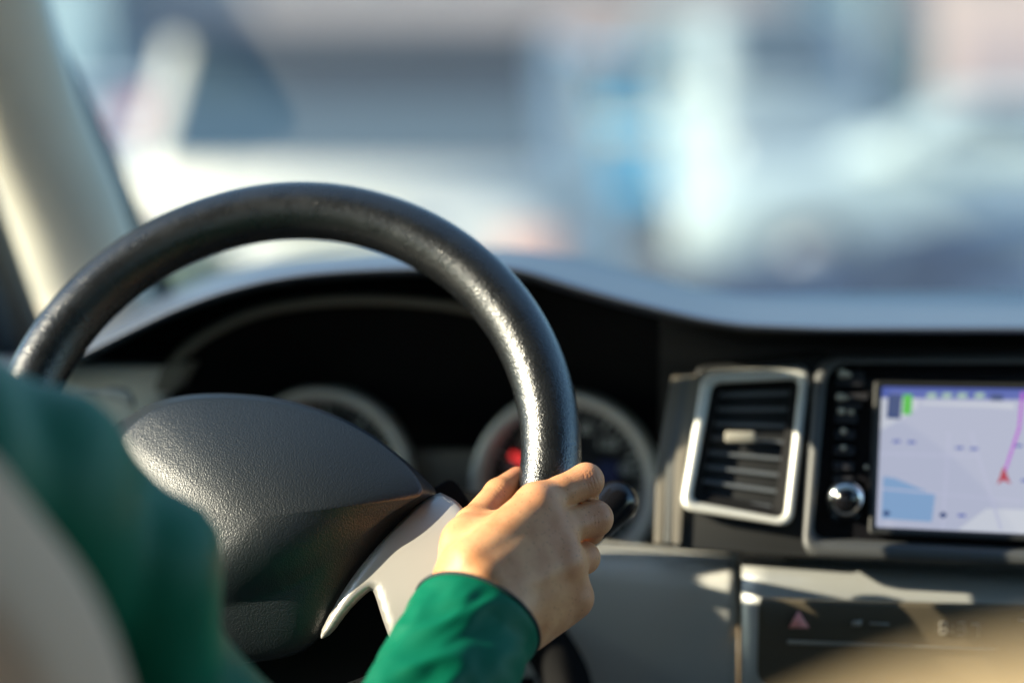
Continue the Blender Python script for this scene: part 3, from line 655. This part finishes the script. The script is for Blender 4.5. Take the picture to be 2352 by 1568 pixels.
# silver spoke: curved sheet between the pad and the rim, with the notch
sp = [(1012, 1136), (1052, 1160), (1085, 1210), (1120, 1270), (1150, 1330), (1120, 1400), (1060, 1470), (930, 1520), (906, 1478), (885, 1425), (866, 1366), (856, 1352), (838, 1360), (800, 1398), (768, 1440), (744, 1464), (740, 1456), (766, 1404), (806, 1338), (850, 1280), (898, 1226), (940, 1184), (975, 1152)]
sp = spline(sp+[sp[0]], 120)[:-1]; sc_ = np.array([985, 1300])
def spoke_h(q):                     # height of the spoke face towards the driver
    u = (q[0]-760)/400; return .018+.010*u-.010*max(0, (1290-q[1])/150)**2-.004*max(0, (q[1]-1330)/120)**2
rg = []
for s in (1.0, 1.0, .97, .9):
    pass
import bmesh
from mathutils import geometry
def patch(outline, hfun, thick, edge, name, mt, parent, sub=3):
    n_ = len(outline); O = np.array(outline); A_ = O; B_ = np.roll(O, -1, 0); AB = B_-A_; LL = (AB**2).sum(1)+1e-9
    pts_ = [Vector(p) for p in outline]
    for x in np.arange(O[:, 0].min(), O[:, 0].max(), 9):
        for y in np.arange(O[:, 1].min(), O[:, 1].max(), 9):
            q = np.array([x, y]); t = np.clip(((q-A_)*AB).sum(1)/LL, 0, 1)
            if np.sqrt((((q-A_-t[:, None]*AB))**2).sum(1).min()) > 4: pts_.append(Vector((x, y)))
    vo_, eo_, fo_, *_r = geometry.delaunay_2d_cdt(pts_, [(i, (i+1) % n_) for i in range(n_)], [list(range(n_))], 1, 1e-4)
    bm = bmesh.new(); vs = [bm.verts.new((p.x, p.y, 0)) for p in vo_]
    for f in fo_: bm.faces.new([vs[i] for i in f])
    O = np.array(outline)
    co = []
    for v in bm.verts:
        q = np.array([v.co.x, v.co.y]); t = np.clip(((q-A_)*AB).sum(1)/LL, 0, 1); dist = np.sqrt((((q-A_-t[:, None]*AB))**2).sum(1).min())
        h_ = hfun(q)-edge*(1-min(1, dist/14))**2
        co.append(onwheel(q[0], q[1], h_))
    for v, c_ in zip(bm.verts, co): v.co = Vector(c_)
    me = bpy.data.meshes.new(name); bm.to_mesh(me); bm.free(); me.materials.append(mt)
    me.polygons.foreach_set('use_smooth', [True]*len(me.polygons))
    o = bpy.data.objects.new(name, me); scene.collection.objects.link(o); kid(o, parent)
    md = o.modifiers.new('solidify', 'SOLIDIFY'); md.thickness = thick; md.offset = 0
    return o
patch(sp, spoke_h, .003, .003, 'spoke', M['spoke'], wheel, 5)
# black back of the spoke and hub
bk = [(1000, 1128), (1040, 1110), (1075, 1150), (1120, 1230), (1190, 1300), (1170, 1400), (1000, 1560), (700, 1640), (480, 1560), (400, 1400), (500, 1200), (800, 1100)]
patch([tuple(p) for p in spline(bk+[bk[0]], 60)[:-1]], lambda q: -.034, .014, .0, 'spoke_back', M['matte'], wheel, 4)
# mirrored left spoke (mostly hidden by the arm)
sl = [onwheel(1278-x-30, y-60, spoke_h((x, y))-.022) for x, y in sp]
kid(MB().add(list(sl)+[p-wnv*.004 for p in sl], [tuple(range(len(sl))), tuple(range(len(sl), 2*len(sl)))[::-1]]+[(i, i+len(sl), (i+1) % len(sl)+len(sl), (i+1) % len(sl)) for i in range(len(sl))]).build('spoke', M['spoke'], None, smooth=False), wheel)

# ================================================================== THE DRIVER
person = empty('person', W(-420, 2200, 1.1), 'driver in a green jacket with the right hand on the steering wheel', 'person')
mm = .001
J = {}
J['iM'], J['iP'], J['iD'], J['iT'] = W(1232, 1156, 1.424), W(1346, 1104, 1.444), W(1338, 1140, 1.470), W(1290, 1150, 1.488)
J['mM'], J['mP'], J['mD'], J['mT'] = W(1262, 1220, 1.420), W(1366, 1190, 1.440), W(1352, 1215, 1.466), W(1295, 1220, 1.484)
J['rM'], J['rP'], J['rD'], J['rT'] = W(1293, 1290, 1.414), W(1340, 1280, 1.444), W(1325, 1290, 1.466), W(1270, 1290, 1.478)
J['pM'], J['pP'], J['pD'], J['pT'] = W(1318, 1374, 1.426), W(1316, 1366, 1.452), W(1290, 1360, 1.466), W(1250, 1350, 1.470)
def hand_field(P):
    c = lambda a, b, ra, rb: cone(P, a, b, ra*mm, rb*mm)
    palm = c(W(1078, 1292, 1.388), J['iM'], 13, 11.5)
    for a, b, ra, rb in ((W(1108, 1335, 1.380), J['mM'], 13.5, 11.5), (W(1145, 1378, 1.382), J['rM'], 13.5, 11), (W(1180, 1420, 1.392), J['pM'], 13.5, 10.5),
                         (W(1120, 1330, 1.398), W(1230, 1240, 1.430), 14, 12), (W(1170, 1385, 1.402), W(1270, 1320, 1.434), 14, 12), (W(1205, 1452, 1.405), W(1295, 1400, 1.436), 13, 10), (W(1092, 1310, 1.385), W(1242, 1188, 1.421), 12.6, 11.2), (W(1128, 1356, 1.382), W(1278, 1255, 1.417), 12.6, 11), (W(1165, 1400, 1.387), W(1304, 1335, 1.421), 12.3, 10.5),
                         (W(1036, 1352, 1.392), W(1072, 1246, 1.418), 13, 13), (W(1072, 1246, 1.418), W(1088, 1208, 1.438), 13, 11.5), (W(1100, 1300, 1.400), W(1160, 1215, 1.432), 12, 11)):
        palm = smin(palm, c(a, b, ra, rb), 12*mm)
    # wrist and forearm
    for dx, dy, r0 in ((-30, -22, 19), (32, 24, 19)):
        palm = smin(palm, c(W(1105+dx, 1408+dy, 1.382), W(1010+dx, 1600+dy, 1.345), r0, 21), 12*mm)
    fg = None
    for f, r in (('i', (11.5, 10.6, 9.2, 7.5)), ('m', (11.5, 10.8, 9.4, 7.5)), ('r', (10.5, 9.8, 8.8, 7)), ('p', (9.5, 8.5, 7.5, 6.2))):
        a, b, d, e = (J[f+s] for s in 'MPDT')
        mid = (a+b)/2
        q = smin(c(a, mid, r[0], r[1]*.93), c(mid, b, r[1]*.93, r[1]), 2*mm)
        q = smin(q, c(b, d, r[1]*.95, r[2]), 3*mm); q = smin(q, c(d, e, r[2], r[3]), 3*mm)
        fg = q if fg is None else smin(fg, q, 1.0*mm)
    # thumb
    tA, tB, tC = W(1088, 1206, 1.442), W(1146, 1134, 1.466), W(1188, 1098, 1.484)
    tq = smin(c(tA, tB, 10.8, 9.3), c(tB, tC, 9.3, 7.2), 3*mm)
    d_ = smin(palm, fg, 6*mm); d_ = smin(d_, tq, 5*mm)
    # knuckles and tendons
    for k_, r in (('iM', 7.6), ('mM', 6.2), ('rM', 7.6), ('pM', 7.4)):
        p = J[k_]-fw*.0050+rt*.001; d_ = smin(d_, c(p, p, r, r), 7*mm)
    for a, k_ in ((W(1105, 1320, 1.374), 'mM'), (W(1140, 1362, 1.374), 'rM'), (W(1085, 1285, 1.380), 'iM')):
        d_ = smin(d_, c(a-fw*.003, J[k_]-fw*.0085, 2.5, 2.2), 9*mm)
    return d_
cpt = np.array([W(930, 1000, 1.5), W(1430, 1000, 1.5), W(930, 1640, 1.35), W(1430, 1640, 1.35), W(930, 1000, 1.33), W(1430, 1640, 1.5), W(1430, 1000, 1.33)])
V, Fc = surface_nets(hand_field, cpt.min(0), cpt.max(0), .00125)
# drop the part hidden deep in the sleeve is kept closed by clipping plane of the box
hand = kid(mesh_obj('body', V, Fc, M['skin']), person)
hand['label'] = 'bare right hand gripping the wheel'
V = np.array(V)
def attr(name, vals):
    a = hand.data.attributes.new(name, 'FLOAT', 'POINT'); a.data.foreach_set('value', np.array(vals, np.float32))
kn_ = np.zeros(len(V))
for k_, r in (('iM', .011), ('mM', .012), ('rM', .011), ('pM', .010), ('iP', .010), ('mP', .010), ('rP', .009)):
    d_ = np.linalg.norm(V-(J[k_]-fw*.008), axis=1); kn_ = np.maximum(kn_, .55*np.exp(-(d_/r)**2))
tp = np.linalg.norm(V-W(1188, 1098, 1.48), axis=1); kn_ = np.maximum(kn_, .9*np.exp(-(tp/.012)**2))
attr('knuckle', kn_)
# skin folds over the finger joints
rel = V-CAM; dep = rel@fw; PX = 1176+F*(rel@rt)/dep; PY = 784-F*(rel@up)/dep
def fold(cx, cy, ang, gap, n_, Ls, wd=.9):
    t = np.array([math.cos(ang), math.sin(ang)]); nn = np.array([-t[1], t[0]]); out = np.zeros(len(V))
    u = (PX-cx)*t[0]+(PY-cy)*t[1]; v = (PX-cx)*nn[0]+(PY-cy)*nn[1]
    for i in range(n_):
        vv = v-(i-(n_-1)/2)*gap-.006*(i-(n_-1)/2)*u*u/8+1.5*np.sin(u/7+i*2)*.4
        out = np.maximum(out, np.exp(-(vv/1.8)**2)*np.exp(-(u/(Ls*(1-.12*abs(i-(n_-1)/2))))**4))
    return out*wd
cr_ = fold(1358, 1102, math.radians(72), 8, 4, 26)+fold(1372, 1188, math.radians(85), 8, 3, 22, .5)+fold(1150, 1130, math.radians(-130), 9, 4, 18, .6)
attr('crease', cr_)

# sleeve of the right forearm
ax0 = W(1094, 1424, 1.381); ax1 = W(744, 2150, 1.225); adir = (ax1-ax0)/np.linalg.norm(ax1-ax0)
adir = adir*.86+(W(960, 1650, 1.335)-ax0)/np.linalg.norm(W(960, 1650, 1.335)-ax0)*.14; adir /= np.linalg.norm(adir)
e1 = np.cross(adir, fw); e1 /= np.linalg.norm(e1); e2 = np.cross(adir, e1)
if e2@fw > 0: e2 = -e2                # e2 faces the camera
if e1@rt < 0: e1 = -e1
NS, NT = 150, 120; rings = []
ths = np.linspace(0, 2*np.pi, NT, endpoint=False)
from mathutils import noise as mnoise
def folds(s, t):
    g_ = min(1, s/.016); c1, s1_ = math.cos(t)*.04, math.sin(t)*.04
    q = Vector((c1*26+s*16, s1_*26-s*9, s*20)); f = 0; amp = .0036
    wv = mnoise.noise(Vector((c1*14, s1_*14, s*9+3)))*1.4
    for o_ in range(2):
        nv = mnoise.noise(q+Vector((wv, -wv, o_*7.3))); f += amp*((1-math.sqrt(nv*nv+.012)*2.4)-.5); q = q*2.05; amp *= .36
    return f*g_
for i in range(NS):
    s = -.001+.24*(i/(NS-1))**1.15
    r_ = .0385+.030*s+.0*s; c_ = ax0+adir*s
    ring = []
    for t in ths:
        rr = r_+folds(max(s, 0), t)
        if s < .004: rr -= .0006*(1-max(s, 0)/.004)
        ring.append(c_+e1*math.cos(t)*rr*1.0+e2*math.sin(t)*rr*.93)
    rings.append(ring)
inner = [[c+(ax0-c)*0+0*c for c in rings[0]]]
# turned-in edge
inn_rings = []
for k_, (s, dr) in enumerate(((.012, -.0030), (.0, -.0016))):
    inn_rings.append([ax0+adir*s+(e1*math.cos(t)+e2*.93*math.sin(t))*(.0385+dr) for t in ths])
sleeve = kid(MB().loft(inn_rings+rings, True, False).build('sleeve', M['jacket'], None), person)
cuff = kid(MB().loft([[ax0+adir*(-.0013+.0011*math.cos(q))+(e1*math.cos(t)+e2*.93*math.sin(t))*(.0382+.0010*math.sin(q)) for t in ths] for q in np.linspace(0, 2*np.pi, 9)], True, False).build('cuff_edge', M['lining'], None), sleeve)
adopt(cuff, sleeve)

# jacket body with the right upper arm, and the head
shc = W(-60, 1075, 1.11)
def jacket_field(P):
    pts = [(W(-165, 1080, 1.09), .060), (W(20, 1140, 1.14), .055), (W(213, 1342, 1.19), .052), (W(305, 1570, 1.22), .050), (W(520, 1850, 1.24), .046), (W(735, 2140, 1.245), .045)]
    d = None
    for (a, ra), (b, rb) in zip(pts[:-1], pts[1:]):
        q = cone(P, a, b, ra, rb); d = q if d is None else smin(d, q, .03)
    d = smin(d, cone(P, W(735, 2140, 1.245), ax0+adir*.12, .045, .036), .02)
    ch = W(-150, 1075, 1.09)+np.array([-.20, -.11, -.04]); lf = W(-150, 1075, 1.09)+np.array([-.37, -.10, -.02])
    d = smin(d, cone(P, ch+np.array([.08, 0, 0]), ch+np.array([.06, -.02, -.42]), .11, .12), .06)
    d = smin(d, cone(P, ch+np.array([-.08, 0, 0]), ch+np.array([-.06, -.02, -.42]), .11, .12), .06)
    d = smin(d, cone(P, lf, lf+np.array([-.04, .14, -.26]), .058, .046), .05)
    d = smin(d, cone(P, ch+np.array([0, 0, .06]), ch+np.array([0, 0, .13]), .07, .055), .04)
    x, y, z = P[..., 0], P[..., 1], P[..., 2]
    d = d+.0042*np.sin(38*z+22*x+2*np.sin(25*x+9*y))+.0036*(1-2*np.abs(np.sin(34*z-26*x+2.2*np.sin(17*y+13*z))))
    return d
V2, F2 = surface_nets(jacket_field, shc+np.array([-.62, -.2, -.62]), shc+np.array([.42, .36, .22]), .009)
jk = kid(mesh_obj('jacket', V2, F2, M['jacket']), person)
ch = W(-150, 1075, 1.09)+np.array([-.20, -.11, -.04])
def head_field(P):
    q = cone(P, ch+np.array([0, .0, .10]), ch+np.array([0, .02, .22]), .052, .052)
    q = smin(q, cone(P, ch+np.array([0, .02, .31]), ch+np.array([0, .05, .27]), .078, .066), .03)
    q = smin(q, cone(P, ch+np.array([0, .135, .27]), ch+np.array([0, .125, .29]), .012, .008), .015)
    for s in (-1, 1): q = smin(q, cone(P, ch+np.array([s*.08, .02, .27]), ch+np.array([s*.083, .01, .30]), .010, .012), .006)
    return q
V3, F3 = surface_nets(head_field, ch+np.array([-.12, -.12, .05]), ch+np.array([.12, .18, .42]), .006)
kid(mesh_obj('head', V3, F3, M['skin']), person)
kid(MB().ball(ch+np.array([0, -.01, .33]), (.088, .10, .088), 24).build('hair', M['hair'], None), person)

# ================================================================== SEATS
def seat(name, label, edge, Y0, th_, m):
    P_ = np.array(edge)
    r = empty(name, P_[0]*0+np.array([P_[:, 0].mean(), Y0, .5]), label, 'car seat')
    c_ = P_.mean(0); rings = []
    for sc_, dy in ((.80, 0), (.90, .006), (.96, .02), (.99, .04), (1.0, .07), (.99, .10), (.95, .13), (.85, .15)):
        rings.append([c_+(p-c_)*np.array([1-(1-sc_)*.5, 1, 1-(1-sc_)*.5])+np.array([0, (dy-.145)*th_/.15, 0]) for p in P_])
    kid(MB().loft(rings, True, True).build('backrest', m, None), r); return r
ed = spline([WY(x, y, .93) for x, y in ((-1500, 1100), (-1300, 900), (-800, 800), (-400, 800), (-150, 900), (-10, 1030), (110, 1180), (235, 1350), (325, 1560), (370, 1800), (380, 2400))], 40)
ed = list(ed)+[WY(-1500, 2400, .93)]
st_ = seat('driver_seat', 'beige cloth driver seat in front of the camera at lower left', ed, .93, .10, M['seat'])
hr = kid(MB().ball(WY(-700, 520, 1.0), (.13, .05, .10), 24).build('headrest', M['seat'], None), st_)
ed = list(spline([WY(x, y+80, .52) for x, y in ((1480, 2400), (1540, 1900), (1680, 1660), (1900, 1545), (2200, 1450), (2600, 1390), (3400, 1400), (3700, 1900), (3750, 2400))], 40))
M['tanseat'] = mat('tan_seat_leather', (.46, .34, .18), .6, bump=('noise', 300, .001, .4))
seat('passenger_seat', 'golden tan passenger seat back blurred at the lower right corner', ed, .52, .10, M['tanseat'])
